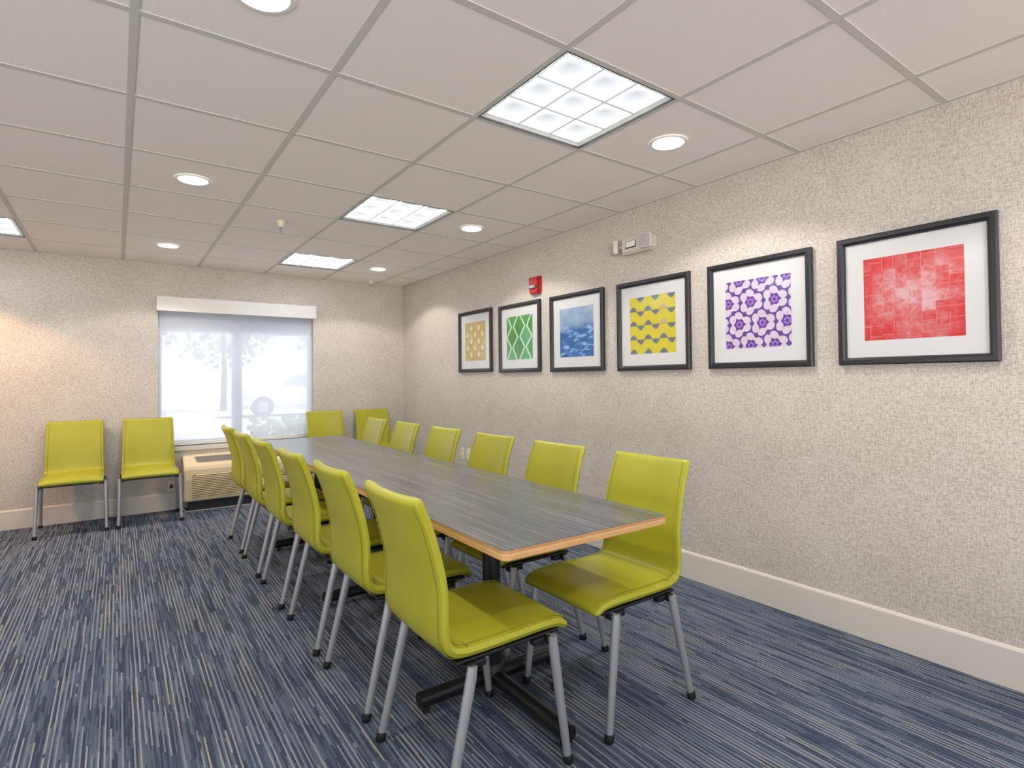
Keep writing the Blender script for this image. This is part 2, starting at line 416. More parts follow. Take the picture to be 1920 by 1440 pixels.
# side profile: x runs forward, rear feet at x = 0; the normal must point to the sitter
BACKP = [(-.064, .868, .036, .392, .014), (-.038, .80, .031, .396, .016), (-.014, .715, .030, .400, .017), (.004, .63, .030, .404, .016),
         (.009, .555, .031, .408, .013), (.012, .508, .034, .410, .010), (.022, .470, .038, .412, .006), (.047, .445, .040, .414, .003), (.088, .4355, .040, .416, .002)]
SEATP = [(.094, .4355, .040, .416, .002), (.15, .436, .041, .418, .001), (.25, .4385, .042, .420, .000), (.36, .441, .042, .420, -.001), (.425, .438, .041, .418, -.003), (.452, .427, .038, .414, -.004)]
def chair():
    r = empty('side_chair')
    V, F, rows = pad(SEATP); st = mobj('seat', V, F, M['vinyl'], r, True)
    def seam_pts(P, side, inset=.0215, lift=-.0002):
        out = []
        V_, F_, rw = pad(P)
        for c, t, nrm, th, w, l, _ in rw[4:-4]: out.append(c + nrm*(th*.5*.97 + l*.80 + lift) + Vector((0, side*(w/2-inset), 0)))
        return out
    for s in (-1, 1): MB().tube(seam_pts(SEATP, s), .0016, 6).build('seam', M['seam'], st, True)
    V, F, rows = pad(BACKP); bk = mobj('backrest', V, F, M['vinyl'], r, True)
    for s in (-1, 1):
        MB().tube(seam_pts(BACKP, s), .0016, 6).build('seam', M['seam'], bk, True)
        MB().tube([c - nrm*(th*.5*.97 - l*.66 - .0004) + Vector((0, s*(w/2-.0215), 0)) for c, t, nrm, th, w, l, _ in rows[4:-4]], .0015, 6).build('seam', M['seam'], bk, True)
    # crease between the two cushions
    b = MB(); b.tube([(.0915, y*.203, .4545 + .0012*y*y) for y in (-1, -.5, 0, .5, 1)], .0022, 6); b.build('crease_welt', M['seam'], r, True)
    b = MB()
    b.box((.055, -.198, .404), (.432, .198, .4155), .004)
    b.build('seat_pan', M['black'], r)
    for x, fx in ((.095, .135), (.385, .345)):
        for s in (-1, 1):
            b = MB()
            b.box((min(x, fx)-.018, s*.19-.014, .384), (max(x, fx)+.018, s*.19+.014, .4045), .004)
            b.box((x-.014, s*.2085-.009, .3805), (x+.014, s*.2085+.009, .409), .004)
            b.build('bracket', M['black'], r)
        MB().box((x-.012, -.172, .388), (x+.012, .172, .402), .003).build('cross_rail', M['black'], r)
    for (xt, zt, xf) in ((.095, .392, 0), (.388, .398, .440)):
        for s in (-1, 1):
            b = MB()
            b.tube([(xt, s*.186, zt), (xt, s*.214, zt)], .0115, 14)
            b.tube([(xt, s*.2185, zt+.011), (xt + (xf-xt)*.06, s*.2190, zt*.94), (xt+(xf-xt)*.5, s*.2225, zt*.5), (xf+(xt-xf)*.05, s*.2275, .020)], [.0135, .0148, .0135, .0115], 16, 1.12)
            lg = b.build('leg', M['silver'], r, True)
            b = MB(); b.tube([(xf, s*.228, 0), (xf, s*.228, .004), (xf+(xt-xf)*.04, s*.2277, .022), (xf+(xt-xf)*.05, s*.2276, .028)], [.0135, .0165, .016, .013], 16)
            b.build('foot_cap', M['rubber'], lg, True)
    return r
ch = chair()
bpy.context.view_layer.update()
GRP_L, GRP_R, GRP_W = 'chairs along the left side of the table', 'chairs along the picture wall side of the table', 'chairs against the window wall'
left = [(.727, 1.578), (.727, 2.166), (.722, 2.757), (.718, 3.380), (.716, 3.975), (.722, 4.570)]
right = [(1.779, 1.570), (1.776, 2.166), (1.779, 2.752), (1.779, 3.352), (1.779, 3.965), (1.779, 4.575)]
lw = ['nearest the camera', 'second from the camera', 'third from the camera', 'fourth from the camera', 'fifth from the camera', 'farthest from the camera']
rw = ['nearest the camera', 'second from the camera', 'third from the camera', 'fourth from the camera', 'fifth from the camera', 'farthest from the camera']
first = [True]
def place(x, y, rz, label, group):
    o = ch if first[0] else copy_tree(ch); first[0] = False
    o.location = (x, y, 0); o.rotation_euler.z = rz; tag(o, label, 'chair', group); return o
LEFTC = [place(x, y, 0, 'lime green vinyl chair on the open-floor side of the table, '+t, GRP_L) for (x, y), t in zip(left, lw)]
for (x, y), t in zip(right, rw): place(x, y, math.pi, 'lime green vinyl chair on the picture wall side of the table, '+t, GRP_R)
wl = ['lime green vinyl chair farthest left, backed against the window wall', 'lime green vinyl chair against the window wall, between the leftmost chair and the air conditioner',
      'lime green vinyl chair against the window wall just right of the window', 'lime green vinyl chair against the window wall in the right corner of the room']
for (x, y), t in zip([(-.293, 6.132), (.241, 6.132), (1.862, 6.132), (2.402, 6.132)], wl): place(x, y, -math.pi/2, t, GRP_W)
# stacking bumpers on the nearest chair's legs
near = LEFTC[0]
legs = [c for c in near.children if c.name.startswith('leg')]
fl = legs[2]
b = MB(); b.tube([(.412, -.224+.008, .235), (.412-.004, -.224+.034, .233)], [.013, .011], 12); b.build('stacking_bumper', M['rubber'], fl, True)

# ------------------------------------------------------------------ table
TB = empty('conference_table', (1.258, 3.115, 0), -.0105)
tag(TB, 'long grey wood-grain conference table with plywood edge on black column bases', 'table')
TW, TLn, TZ = .350, 1.825, .730
def rrect(w, l, r, n=6):
    out = []
    for cx, cy, a0 in ((w-r, l-r, 0), (-w+r, l-r, 90), (-w+r, -l+r, 180), (w-r, -l+r, 270)):
        for k in range(n+1):
            a = math.radians(a0+90*k/n); out.append((cx+r*math.cos(a), cy+r*math.sin(a)))
    return out
MB().prism(rrect(TW-.0006, TLn-.0006, .022), 'z', TZ-.0016, TZ).build('tabletop', M['lam'], TB)
MB().prism(rrect(TW, TLn, .022), 'z', TZ-.0305, TZ-.0016).build('plywood_core', M['ply'], TB)
for by_ in (1.86, 3.04, 4.25):
    cy = by_-3.115; cx = -.028; b = MB()
    b.tube([(cx, cy, .045), (cx, cy, .690)], .036, 28)
    b.build('column', M['black'], TB, True)
    b = MB(); b.box((cx-.16, cy-.20, .690), (cx+.16, cy+.20, .6995), .002); b.build('mounting_plate', M['black'], TB)
    b = MB(); b.tube([(cx-.318, cy, .048), (cx+.318, cy, .048)], .0285, 20); b.tube([(cx, cy-.465, .048), (cx, cy+.465, .048)], .0285, 20)
    b.tube([(cx, cy, .03), (cx, cy, .085), (cx, cy, .10)], [.05, .048, .038], 24)
    bs = b.build('cross_foot', M['black'], TB, True)
    for dx, dy in ((-.29, 0), (.29, 0), (0, -.435), (0, .435)): MB().tube([(cx+dx, cy+dy, 0), (cx+dx, cy+dy, .022)], [.014, .010], 12).build('levelling_glide', M['rubber'], bs)

# ------------------------------------------------------------------ window
wn_ = struct(empty('window_1', (0, 0, 0)))
yf = YB+.085
b = MB()
b.box((OX0, yf, OZ0), (OX0+.035, yf+.05, OZ1)).box((OX1-.035, yf, OZ0), (OX1, yf+.05, OZ1)).box((OX0+.035, yf, OZ0), (OX1-.035, yf+.05, OZ0+.045)).box((OX0+.035, yf, 1.715), (OX1-.035, yf+.05, OZ1)).box((.966, yf-.004, OZ0+.045), (1.060, yf+.05, 1.715))
b.build('window_frame', M['winframe'], wn_)
gl = bpy.data.materials.new('window_glass'); gl.use_nodes = True; _n = gl.node_tree; _n.nodes.clear()
def thin_glass(nt, tr=.92):
    out = nt.nodes.new('ShaderNodeOutputMaterial'); mx = nt.nodes.new('ShaderNodeMixShader'); t = nt.nodes.new('ShaderNodeBsdfTransparent')
    g = nt.nodes.new('ShaderNodeBsdfGlossy'); lw = nt.nodes.new('ShaderNodeLayerWeight'); lw.inputs[0].default_value = .5; pw_ = nt.nodes.new('ShaderNodeMath'); pw_.operation = 'POWER'; pw_.inputs[1].default_value = 4; nt.links.new(lw.outputs['Facing'], pw_.inputs[0]); f = nt.nodes.new('ShaderNodeMath'); f.operation = 'MULTIPLY_ADD'; f.inputs[1].default_value = .45; f.inputs[2].default_value = .022; nt.links.new(pw_.outputs[0], f.inputs[0])
    g.inputs['Roughness'].default_value = .12; t.inputs[0].default_value = (tr, tr, tr, 1)
    nt.links.new(f.outputs[0], mx.inputs[0]); nt.links.new(t.outputs[0], mx.inputs[1]); nt.links.new(g.outputs[0], mx.inputs[2]); nt.links.new(mx.outputs[0], out.inputs[0])
thin_glass(_n)
for x0, x1 in ((OX0+.035, .966), (1.060, OX1-.035)):
    MB().box((x0, yf+.022, OZ0+.045), (x1, yf+.026, 1.715)).build('pane', gl, wn_)
MB().box((OX0-.03, YB-.018, .556), (OX1+.03, yf, OZ0), .004).build('window_sill', M['base'], wn_)
sh = bpy.data.materials.new('solar_shade'); sh.use_nodes = True; nt = sh.node_tree; nt.nodes.clear()
out = nt.nodes.new('ShaderNodeOutputMaterial'); m1 = nt.nodes.new('ShaderNodeMixShader'); m2 = nt.nodes.new('ShaderNodeMixShader')
tp = nt.nodes.new('ShaderNodeBsdfTransparent'); tl_ = nt.nodes.new('ShaderNodeBsdfTranslucent'); df = nt.nodes.new('ShaderNodeBsdfDiffuse')
tl_.inputs[0].default_value = (.88, .90, .96, 1); df.inputs[0].default_value = (.84, .86, .90, 1)
m1.inputs[0].default_value = .5; m2.inputs[0].default_value = .50
nt.links.new(tl_.outputs[0], m1.inputs[1]); nt.links.new(df.outputs[0], m1.inputs[2]); nt.links.new(m1.outputs[0], m2.inputs[1]); nt.links.new(tp.outputs[0], m2.inputs[2]); nt.links.new(m2.outputs[0], out.inputs[0])
BL = tag(empty('roller_shade', (1.04, YB, 2.03)), 'white see-through roller shade with a box valance, drawn down over the window', 'window shade')
def chld(o, p):   # keep world position
    o.parent = p; o.location = -Vector(p.location); return o
chld(MB().box((.330, YB+.030, .640), (1.752, YB+.0310, 1.965)).build('shade_fabric', sh), BL)
chld(MB().box((.330, YB+.024, .604), (1.752, YB+.037, .640), .003).build('hem_bar', M['white']), BL)
chld(MB().box((.304, YB-.062, 1.900), (1.779, YB, 2.036), .002).build('valance', M['white']), BL)
b = MB().tube([(.345, YB-.003+.02, 1.93), (1.74, YB+.017, 1.93)], .013, 16); chld(b.build('roller_tube', M['silver'], None, True), BL)
# bead chain at the right jamb
cb = MB().tube([(1.757, YB+.012, 1.90), (1.757, YB+.012, 1.1), (1.757, YB+.018, .95)], .0025, 6); chld(cb.build('bead_chain', M['silver']), BL)

# ------------------------------------------------------------------ air conditioner below the window
M['cream'] = mat('cream_plastic', (222, 205, 168), .45); M['creamd'] = mat('cream_louver', (206, 188, 148), .5)
AC = tag(empty('air_conditioner', (1.05, YB, .1)), 'cream through-wall air conditioner with louvered front below the window', 'air conditioner')
ax0, ax1 = .512, 1.590
prof = [(YB-.003, .515), (YB-.07, .515), (YB-.115, .508), (YB-.225, .445), (YB-.250, .425), (YB-.262, .395), (YB-.262, .30), (YB-.240, .105), (YB-.225, .095), (YB-.003, .095)]
b = MB()
def ring_prof(ins): return prof
b.prism(prof, 'x', ax0+.012, ax1-.012)
# bevelled end cheeks
for xa, xb in ((ax0+.012, ax0), (ax1-.012, ax1)):
    cyy, czz = YB-.12, .30
    P2 = [(cyy+(p[0]-cyy)*.95 if p[0] < YB-.01 else p[0], czz+(p[1]-czz)*.95) for p in prof]; n = len(prof)
    b.add([(xa, p[0], p[1]) for p in prof]+[(xb, p[0], p[1]) for p in P2], [(i, (i+1) % n, n+(i+1) % n, n+i) for i in range(n)]+[tuple(range(n, 2*n))])
chld(b.build('cover', M['cream'], None), AC)
# front louvers
b = MB(); lx0, lx1 = .575, 1.545
nl = 14
for k in range(nl):
    z = .345 - k*(.345-.130)/(nl-1); yy = YB-.262 if z > .30 else YB-.262+(.30-z)*.1128
    ins = .030 if k == 0 else (.010 if k == 1 else 0)
    b.add([(lx0+ins, yy-.0005, z+.006), (lx1-ins, yy-.0005, z+.006), (lx1-ins, yy-.009, z-.004), (lx0+ins, yy-.009, z-.004), (lx0+ins, yy-.0005, z-.0045), (lx1-ins, yy-.0005, z-.0045)],
          [(0, 1, 2, 3), (3, 2, 5, 4), (0, 3, 4), (1, 5, 2)])
chld(b.build('louver', M['creamd']), AC)
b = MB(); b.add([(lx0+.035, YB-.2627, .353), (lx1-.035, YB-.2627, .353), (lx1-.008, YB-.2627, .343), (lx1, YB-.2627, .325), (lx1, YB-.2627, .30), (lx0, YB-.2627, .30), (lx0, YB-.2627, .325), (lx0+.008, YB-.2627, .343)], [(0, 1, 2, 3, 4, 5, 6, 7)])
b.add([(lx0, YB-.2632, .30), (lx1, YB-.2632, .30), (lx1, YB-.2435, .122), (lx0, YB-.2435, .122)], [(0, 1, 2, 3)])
M['shadowgrille'] = mat('shaded_grille_backing', (120, 106, 78), .8)  # cream darkened to paint in the shade between the louvers
chld(b.build('shaded_grille_backing', M['shadowgrille']), AC)
# top discharge grille: slats on the sloping face
b = MB()
def slope(t, lift): return (YB-.115-.11*t - .005*lift, .508-.063*t + .009*lift)
M['topg'] = mat('top_grille', (150, 146, 142), .6)
a = slope(.12, .1); c = slope(.86, .1)
b.add([(.60, a[0], a[1]), (1.50, a[0], a[1]), (1.50, c[0], c[1]), (.63, c[0], c[1])], [(0, 1, 2, 3)])
for k in range(7):
    p1 = slope(.14+k*.115, .5); b.box((.612+.004*k, p1[0]-.002, p1[1]-.004), (1.495, p1[0]+.002, p1[1]))
for k in range(9):
    x = .62+k*.108; p1, p2 = slope(.12, .62), slope(.86, .62)
    b.tube([(x, p1[0], p1[1]), (x, p2[0], p2[1])], .0022, 6)
chld(b.build('discharge_grille', M['topg']), AC)
chld(MB().box((.56, YB-.16, 0), (1.56, YB-.015, .095)).build('base_sleeve', M['dark']), AC)
# power cord from the wall outlet down and along the floor
cb = MB().tube(cat([(.500, YB-.010, .40), (.500, YB-.03, .33), (.497, YB-.04, .20), (.500, YB-.10, .06), (.53, YB-.20, .0065), (.58, YB-.232, .0065), (.85, YB-.240, .0065), (1.2, YB-.244, .0065), (1.5, YB-.24, .0065)], 8), .0055, 8)
tag(cb.build('power_cable', mat('grey_cord', (168, 166, 160), .5), None, True), 'pale grey cord looping down to the floor in front of the air conditioner', 'cord')

# ------------------------------------------------------------------ outlets
def outlet(name, loc, rz, label, blank=False):
    r = empty(name, loc, rz); tag(r, label, 'wall plate', None)
    MB().box((-.035, -.006, -.0575), (.035, 0, .0575), .003).build('cover_plate', M['ivory'], r)
    if not blank:
        for dz in (-.024, .024):
            rc = MB().box((-.0165, -.009, dz-.0145), (.0165, -.0055, dz+.0145), .004).build('receptacle', M['cream'], r)
            for dx in (-.006, .006): MB().box((dx-.0013, -.0095, dz-.002), (dx+.0013, -.0088, dz+.007)).build('slot', M['dark'], rc)

    else:
        MB().tube([(0, -.012, 0), (0, -.005, 0)], .006, 12).build('jack', M['silver'], r)
    return r
M['ivory'] = mat('ivory_plastic', (232, 222, 200), .4)
outlet('power_outlet', (XW, 4.835, .478), math.pi/2*-1, 'ivory duplex power outlet low on the picture wall, left one of two plates')
outlet('cable_plate', (XW, 4.715, .480), math.pi/2*-1, 'plain ivory wall plate low on the picture wall, right one of two plates', True)
outlet('power_outlet', (.425, YB, .225), 0, 'small ivory power outlet low on the window wall, left of the air conditioner').scale = (.8, 1, .8)
b = MB(); b.box((-.012, -.04, -.012), (.012, -.010, .014), .003)
pl = b.build('cord_plug', M['dark']); pl.location = (.425, YB, .225); tag(pl, 'dark plug in the outlet left of the air conditioner', 'plug')

# ------------------------------------------------------------------ fire strobe and emergency light
M['red'] = mat('red_plastic', (170, 22, 30), .35); M['lensw'] = mat('clear_lens', (176, 172, 178), .2, spec=.6); M['em'] = mat('emergency_housing', (205, 200, 186), .45)
FA = tag(empty('fire_alarm_strobe', (XW, 3.598, 1.985), -math.pi/2), 'red fire alarm strobe high on the picture wall above the green print', 'fire alarm')
b = MB(); b.prism([(-.064, .072), (.064, .072), (.064, -.045), (.050, -.070), (-.050, -.070), (-.064, -.045)], 'y', 0, -.034)
b.prism([(-.054, .060), (.054, .060), (.054, -.045), (.042, -.060), (-.042, -.060), (-.054, -.045)], 'y', -.034, -.044)
b.build('housing', M['red'], FA)
b = MB(); b.prism([(.045*math.cos(a)*1.12, .020*math.sin(a)-.012) for a in [2*math.pi*k/20 for k in range(20)]], 'y', -.044, -.047)
b.build('lens_bezel', M['dark'], FA)
b = MB(); b.tube([(-.030, -.052, -.012), (.030, -.052, -.012)], .0135, 14); b.build('strobe_lens', M['lensw'], FA, True)
EL = tag(empty('emergency_light', (XW, 2.478, 2.100), -math.pi/2), 'off-white twin-head emergency light high on the picture wall above the yellow print', 'emergency light')
# local +x runs toward the camera
b = MB(); b.prism([(-.125, .050), (.105, .052), (.125, .030), (.125, -.036), (.100, -.056), (-.125, -.056)], 'y', 0, -.045)
b.prism([(-.115, .042), (.095, .044), (.112, .026), (.112, -.030), (.092, -.046), (-.115, -.046)], 'y', -.045, -.058)
b.build('housing', M['em'], EL)
b = MB(); b.box((-.085, -.0605, -.022), (.005, -.058, .024)); b.build('panel_rim', M['dark'], EL)
b = MB(); b.box((-.080, -.0635, -.015), (.002, -.0605, .021), .001); b.build('indicator_panel', M['white'], EL)
def head(x0, ang):
    mt = Matrix.Translation((x0, -.062, 0)) @ Matrix.Rotation(ang, 4, 'Z')
    b = MB(); b.box((-.042, -.018, -.047), (.042, .018, .047), .012, mt)
    h = b.build('lamp_head', M['em'], EL, True)
    b = MB()
    for i in range(4):
        for j in range(4): b.box((-.034+i*.0175, -.0225, -.037+j*.0195), (-.034+i*.0175+.0150, -.0165, -.037+j*.0195+.0165), .002, mt)
    b.build('lamp_lens', M['lensw'], h)
head(.095, math.radians(14)); head(-.178, math.radians(-40))
b = MB(); b.tube([(-.150, -.045, .0), (-.118, -.03, .0)], .010, 12); b.build('swivel_arm', M['em'], EL, True)

# ------------------------------------------------------------------ sprinkler heads
def sprinkler(loc, label, k=1):
    r = tag(empty('fire_sprinkler', loc), label, 'sprinkler', 'fire sprinklers')
    b = MB(); b.tube([(0, 0, 0), (0, 0, -.006), (0, 0, -.022), (0, 0, -.040)], [.034*k, .032*k, .020*k, .017*k], 20); b.build('escutcheon', M['ivory'], r, True)
    b = MB(); b.tube([(0, 0, -.04), (0, 0, -.052)], .011*k, 12); b.tube([(-.013, 0, -.046), (-.015, 0, -.058), (0, 0, -.070)], .0022, 6); b.tube([(.013, 0, -.046), (.015, 0, -.058), (0, 0, -.070)], .0022, 6)
    b.build('frame_arms', M['silver'], r)
    b = MB(); b.tube([(0, 0, -.0695), (0, 0, -.0715)], .014*k, 16); b.build('deflector', M['silver'], r)
    MB().tube([(0, 0, -.052), (0, 0, -.066)], .0028, 8).build('glass_bulb', M['red'], r)
sprinkler((.949, 4.143, CEIL), 'small pendent fire sprinkler on the ceiling left of the middle lit panel')
sprinkler((2.36, 6.06, CEIL), 'tiny fire sprinkler on the ceiling by the far corner of the room', .7)

# ------------------------------------------------------------------ framed prints
A = .1875
def clip(poly):
    for ax, sg in ((0, 1), (0, -1), (1, 1), (1, -1)):
        out = []
        for i in range(len(poly)):
            p, q = poly[i], poly[(i+1) % len(poly)]; ip, iq = p[ax]*sg <= A, q[ax]*sg <= A
            if ip: out.append(p)
            if ip != iq:
                t = (A*sg-p[ax])/(q[ax]-p[ax]); out.append((p[0]+(q[0]-p[0])*t, p[1]+(q[1]-p[1])*t))
        poly = out
        if len(poly) < 3: return None
    return poly
class Art:
    """u left to right, v top to bottom, 0..1 on the square print"""
    def __init__(s): s.mb = MB(); s.mb.add([(-A, 0, -A), (A, 0, -A), (A, 0, A), (-A, 0, A)], [(0, 1, 2, 3)]); s.mats = []; s.lay = 0
    def poly(s, P, k):
        P = clip([((u-.5)*2*A, (.5-v)*2*A) for u, v in P])
        if P:
            s.mb.k = k; s.c = getattr(s, 'c', 0)+1; s.mb.add([(x, -.00025*k-1e-6*s.c, z) for x, z in P], [tuple(range(len(P)))])
    def ell(s, u, v, a, b_, rot, k, n=20):
        s.poly([(u+a*math.cos(t)*math.cos(rot)-b_*math.sin(t)*math.sin(rot), v+a*math.cos(t)*math.sin(rot)+b_*math.sin(t)*math.cos(rot)) for t in [2*math.pi*i/n for i in range(n)]], k)
    def line(s, P, w, k):
        for (a, b_), (c, d) in zip(P[:-1], P[1:]):
            L = math.hypot(c-a, d-b_); nx, ny = -(d-b_)/L*w/2, (c-a)/L*w/2; ex, ey = (c-a)/L*w*.2, (d-b_)/L*w*.2
            s.poly([(a+nx-ex, b_+ny-ey), (c+nx+ex, d+ny+ey), (c-nx+ex, d-ny+ey), (a-nx-ex, b_-ny-ey)], k)
def noisy(name, stops, sx=20, sz=20, rough=.5, detail=3, wt=None):
    m = mat(name, (200, 200, 200), rough); t = NT(m); x, y, z = t.xyz()
    n = t.noise(t.comb(t.m('MULTIPLY', x, sx), t.m('MULTIPLY', z, sz)), 1, detail, .6)
    t.l(t.ramp(n, stops), t.b.inputs['Base Color']); return m
def art_gold():
    a = Art()
    for r, v in enumerate((.16, .33, .50, .675, .84)):
        for u in ((.31, .67) if r % 2 == 0 else (.13, .49, .85)):
            a.ell(u, v+.01, .105, .10, 0, 1); a.ell(u, v, .062, .068, 0, 2)
            a.line([(u-.10, v+.02), (u, v+.125), (u+.10, v+.02)], .018, 3)
    return a, [noisy('gold_ground', [(.3, (196, 170, 96)), (.55, (208, 186, 122)), (.75, (206, 200, 170))], 9, 9), noisy('gold_cell', [(.3, (190, 172, 92)), (.7, (205, 192, 140))], 30, 30), noisy('gold_petal', [(.3, (236, 222, 170)), (.7, (236, 214, 196))], 15, 15), mat('gold_line', (176, 156, 92), .6)]
def art_green():
    a = Art()
    vs = [-.02, .24, .475, .72, 1.02]
    us = [[.04, .20, .02, .19, .02], [.455, .275, .45, .25, .43], [.53, .715, .53, .71, .50], [.97, .79, .98, .765, .96]]
    # filled diamonds
    a.poly([(.49, -.02), (.715, .24), (.49, .475), (.275, .24)], 1); a.poly([(.235, .24), (.45, .475), (.25, .72), (.02, .475)], 1)
    a.poly([(.99, -.02), (1.2, .24), (.98, .475), (.79, .24)], 1)
    a.poly([(.75, .24), (.98, .475), (.765, .72), (.53, .475)], 2); a.poly([(.49, .475), (.71, .72), (.47, 1.0), (.25, .72)], 3)
    a.poly([(.20, .72), (.43, 1.02), (.02, 1.02)], 2); a.poly([(.74, .72), (.96, 1.02), (.5, 1.02)], 2)
    for u in us: a.line(list(zip(u, vs)), .042, 4)
    return a, [noisy('green_ground', [(.35, (92, 150, 92)), (.65, (84, 168, 92))], 12, 12), noisy('green_deep', [(.35, (62, 138, 50)), (.65, (92, 158, 76))], 10, 10),
               noisy('green_pale', [(.3, (92, 172, 112)), (.7, (112, 178, 138))], 10, 10), noisy('green_mid', [(.3, (98, 150, 84)), (.7, (78, 148, 96))], 10, 10), mat('green_line', (206, 236, 206), .6)]
def art_blue():
    m = mat('blue_wash', (60, 120, 190), .55); t = NT(m); x, y, z = t.xyz()
    n = t.noise(t.comb(t.m('MULTIPLY', x, 10), t.m('MULTIPLY', z, 24)), 1, 4, .6, .6)
    sea = t.ramp(n, [(.36, (28, 88, 158)), (.50, (44, 112, 182)), (.60, (74, 136, 200)), (.66, (168, 202, 232))])
    n2 = t.noise(t.comb(t.m('MULTIPLY', x, 9), t.m('MULTIPLY', z, 14)), 1, 3)
    sky = t.ramp(n2, [(.35, (128, 168, 204)), (.65, (176, 192, 214))])
    edge = t.m('ADD', z, t.m('MULTIPLY', t.m('SUBTRACT', n, .5), .16))
    f = t.ramp(t.m('ADD', t.m('MULTIPLY', edge, 12), -.02), [(0, (0, 0, 0)), (1, (255, 255, 255))])
    t.l(t.mix(f, sea, sky), t.b.inputs['Base Color'])
    a = Art(); rr = random.Random(3)
    for u, v, s in ((.22, .40, .8), (.30, .46, .5), (.45, .53, .7), (.86, .42, .9), (.92, .47, .8), (.72, .56, 1), (.62, .61, .8), (.50, .66, 1.0), (.14, .76, 1), (.22, .80, .7), (.72, .76, 1), (.80, .84, .8), (.38, .87, .9), (.30, .55, .6), (.10, .95, .9), (.66, .9, .5), (.93, .63, .6)):
        for k in range(3):
            du, dw = rr.uniform(-.05, .05), rr.uniform(-.018, .018); a.ell(u+du, v+dw*1.6, .070*s, .018*s, -.15+du*3, 1, 12)
    return a, [m, noisy('foam', [(.35, (96, 158, 214)), (.65, (176, 208, 236))], 60, 60)]
def art_yellow():
    a = Art(); c = 1/6
    for i in range(6):
        for k in range(5):
            v = .25*k; u = i*c; up = i % 2 == 0; s = -1 if up else 1
            if (up and k == 0): continue
            kk = 2 if (i == 4 and k in (1, 2)) else (1 if (i+k) % 3 else 3)
            a.poly([(u, v), (u+c, v), (u+c*.92, v+s*.036), (u+c*.62, v+s*.085), (u+c*.42, v+s*.085), (u+c*.06, v+s*.036)], kk)
    for k in range(1, 4): a.line([(0, .25*k), (1, .25*k)], .006, 4)
    return a, [noisy('yellow_ground', [(.3, (204, 204, 44)), (.55, (222, 208, 52)), (.75, (224, 190, 90))], 26, 9), mat('slate', (112, 116, 138), .6), mat('dusty_pink', (206, 176, 150), .6), mat('slate_teal', (104, 128, 140), .6), mat('yellow_rule', (150, 148, 70), .6)]
def art_purple():
    a = Art(); dx, dy = .360, .318
    for r in range(-1, 5):
        v = .012+r*dy
        for q in range(-1, 4):
            u = (.225 if r % 2 == 0 else .045) + q*dx
            for base in (180, 60, -60):
                for sg in (-1, 1):
                    an = math.radians(base) + sg*math.atan2(.076, .108); R = math.hypot(.108, .076)
                    cu, cv = u+R*math.cos(an), v+R*math.sin(an)
                    a.ell(cu, cv, .066, .054, math.radians(base)+math.radians(90), 1, 18)
                bn = math.radians(base); a.ell(u+.106*math.cos(bn), v+.106*math.sin(bn), .022, .026, 0, 1, 10)
            a.ell(u, v, .052, .052, 0, 2)
            for k in range(6):
                t = math.radians(60*k+30); a.ell(u+.038*math.cos(t), v+.038*math.sin(t), .016, .016, 0, 3, 10)
                t = math.radians(60*k); a.ell(u+.052*math.cos(t), v+.052*math.sin(t), .013, .013, 0, 2, 8)
            a.ell(u, v, .013, .013, 0, 4, 10)
    return a, [mat('purple_ground', (98, 66, 152), .55), noisy('lilac_lobe', [(.3, (226, 214, 228)), (.7, (214, 198, 224))], 40, 40), mat('violet', (110, 64, 168), .55), mat('orchid', (182, 134, 220), .55), mat('deep_violet', (74, 36, 128), .55)]
def art_red():
    m = mat('red_wash', (210, 60, 60), .55); t = NT(m); x, y, z = t.xyz()
    cx = t.m('FLOOR', t.m('MULTIPLY', t.m('ADD', x, .4), 20.5)); cz = t.m('FLOOR', t.m('ADD', t.m('MULTIPLY', t.m('ADD', z, .4), 20.5), t.m('MULTIPLY', t.white(t.comb(cx, 5)), .55)))
    tile = t.white(t.comb(cx, cz, 2))
    n = t.noise(t.comb(t.m('MULTIPLY', x, 34), t.m('MULTIPLY', z, 34)), 1, 5, .7, .8)
    n2 = t.noise(t.comb(t.m('MULTIPLY', x, 7), t.m('MULTIPLY', z, 7), 3), 1, 2)
    r = t.m('SQRT', t.m('ADD', t.m('POWER', x, 2), t.m('POWER', t.m('ADD', z, -.0), 2)))
    f = t.m('ADD', t.m('ADD', t.m('MULTIPLY', tile, .16), t.m('MULTIPLY', n, .55)), t.m('ADD', t.m('MULTIPLY', n2, .35), t.m('MULTIPLY', t.m('SUBTRACT', .16, r), 1.6)))
    t.l(t.ramp(f, [(.30, (204, 24, 34)), (.46, (214, 62, 62)), (.60, (216, 112, 116)), (.76, (224, 180, 186))]), t.b.inputs['Base Color'])
    a = Art(); rr = random.Random(5); ed = [0, .07, .20, .32, .455, .60, .74, .865, 1]
    for e in ed[1:-1]:
        v = 0
        while v < 1:
            h = rr.uniform(.08, .2)
            if rr.random() < .6: a.line([(e, v), (e+rr.uniform(-.003, .003), min(1, v+h))], .0055, 1)
            v += h
    for i in range(8):
        o_ = rr.uniform(0, .09)
        for k in range(9):
            v = o_ + k*.128
            if v < 1 and rr.random() < .68: a.line([(ed[i], v), (ed[i+1], v-.002)], .006, 1)
    return a, [m, mat('pale_rule', (232, 140, 136), .6)]
M['frame'] = mat('dark_frame', (38, 37, 42), .34, spec=.5); M['mat'] = mat('mat_board', (226, 226, 228), .7)
pg = bpy.data.materials.new('picture_glass'); pg.use_nodes = True; pg.node_tree.nodes.clear(); thin_glass(pg.node_tree, .97)
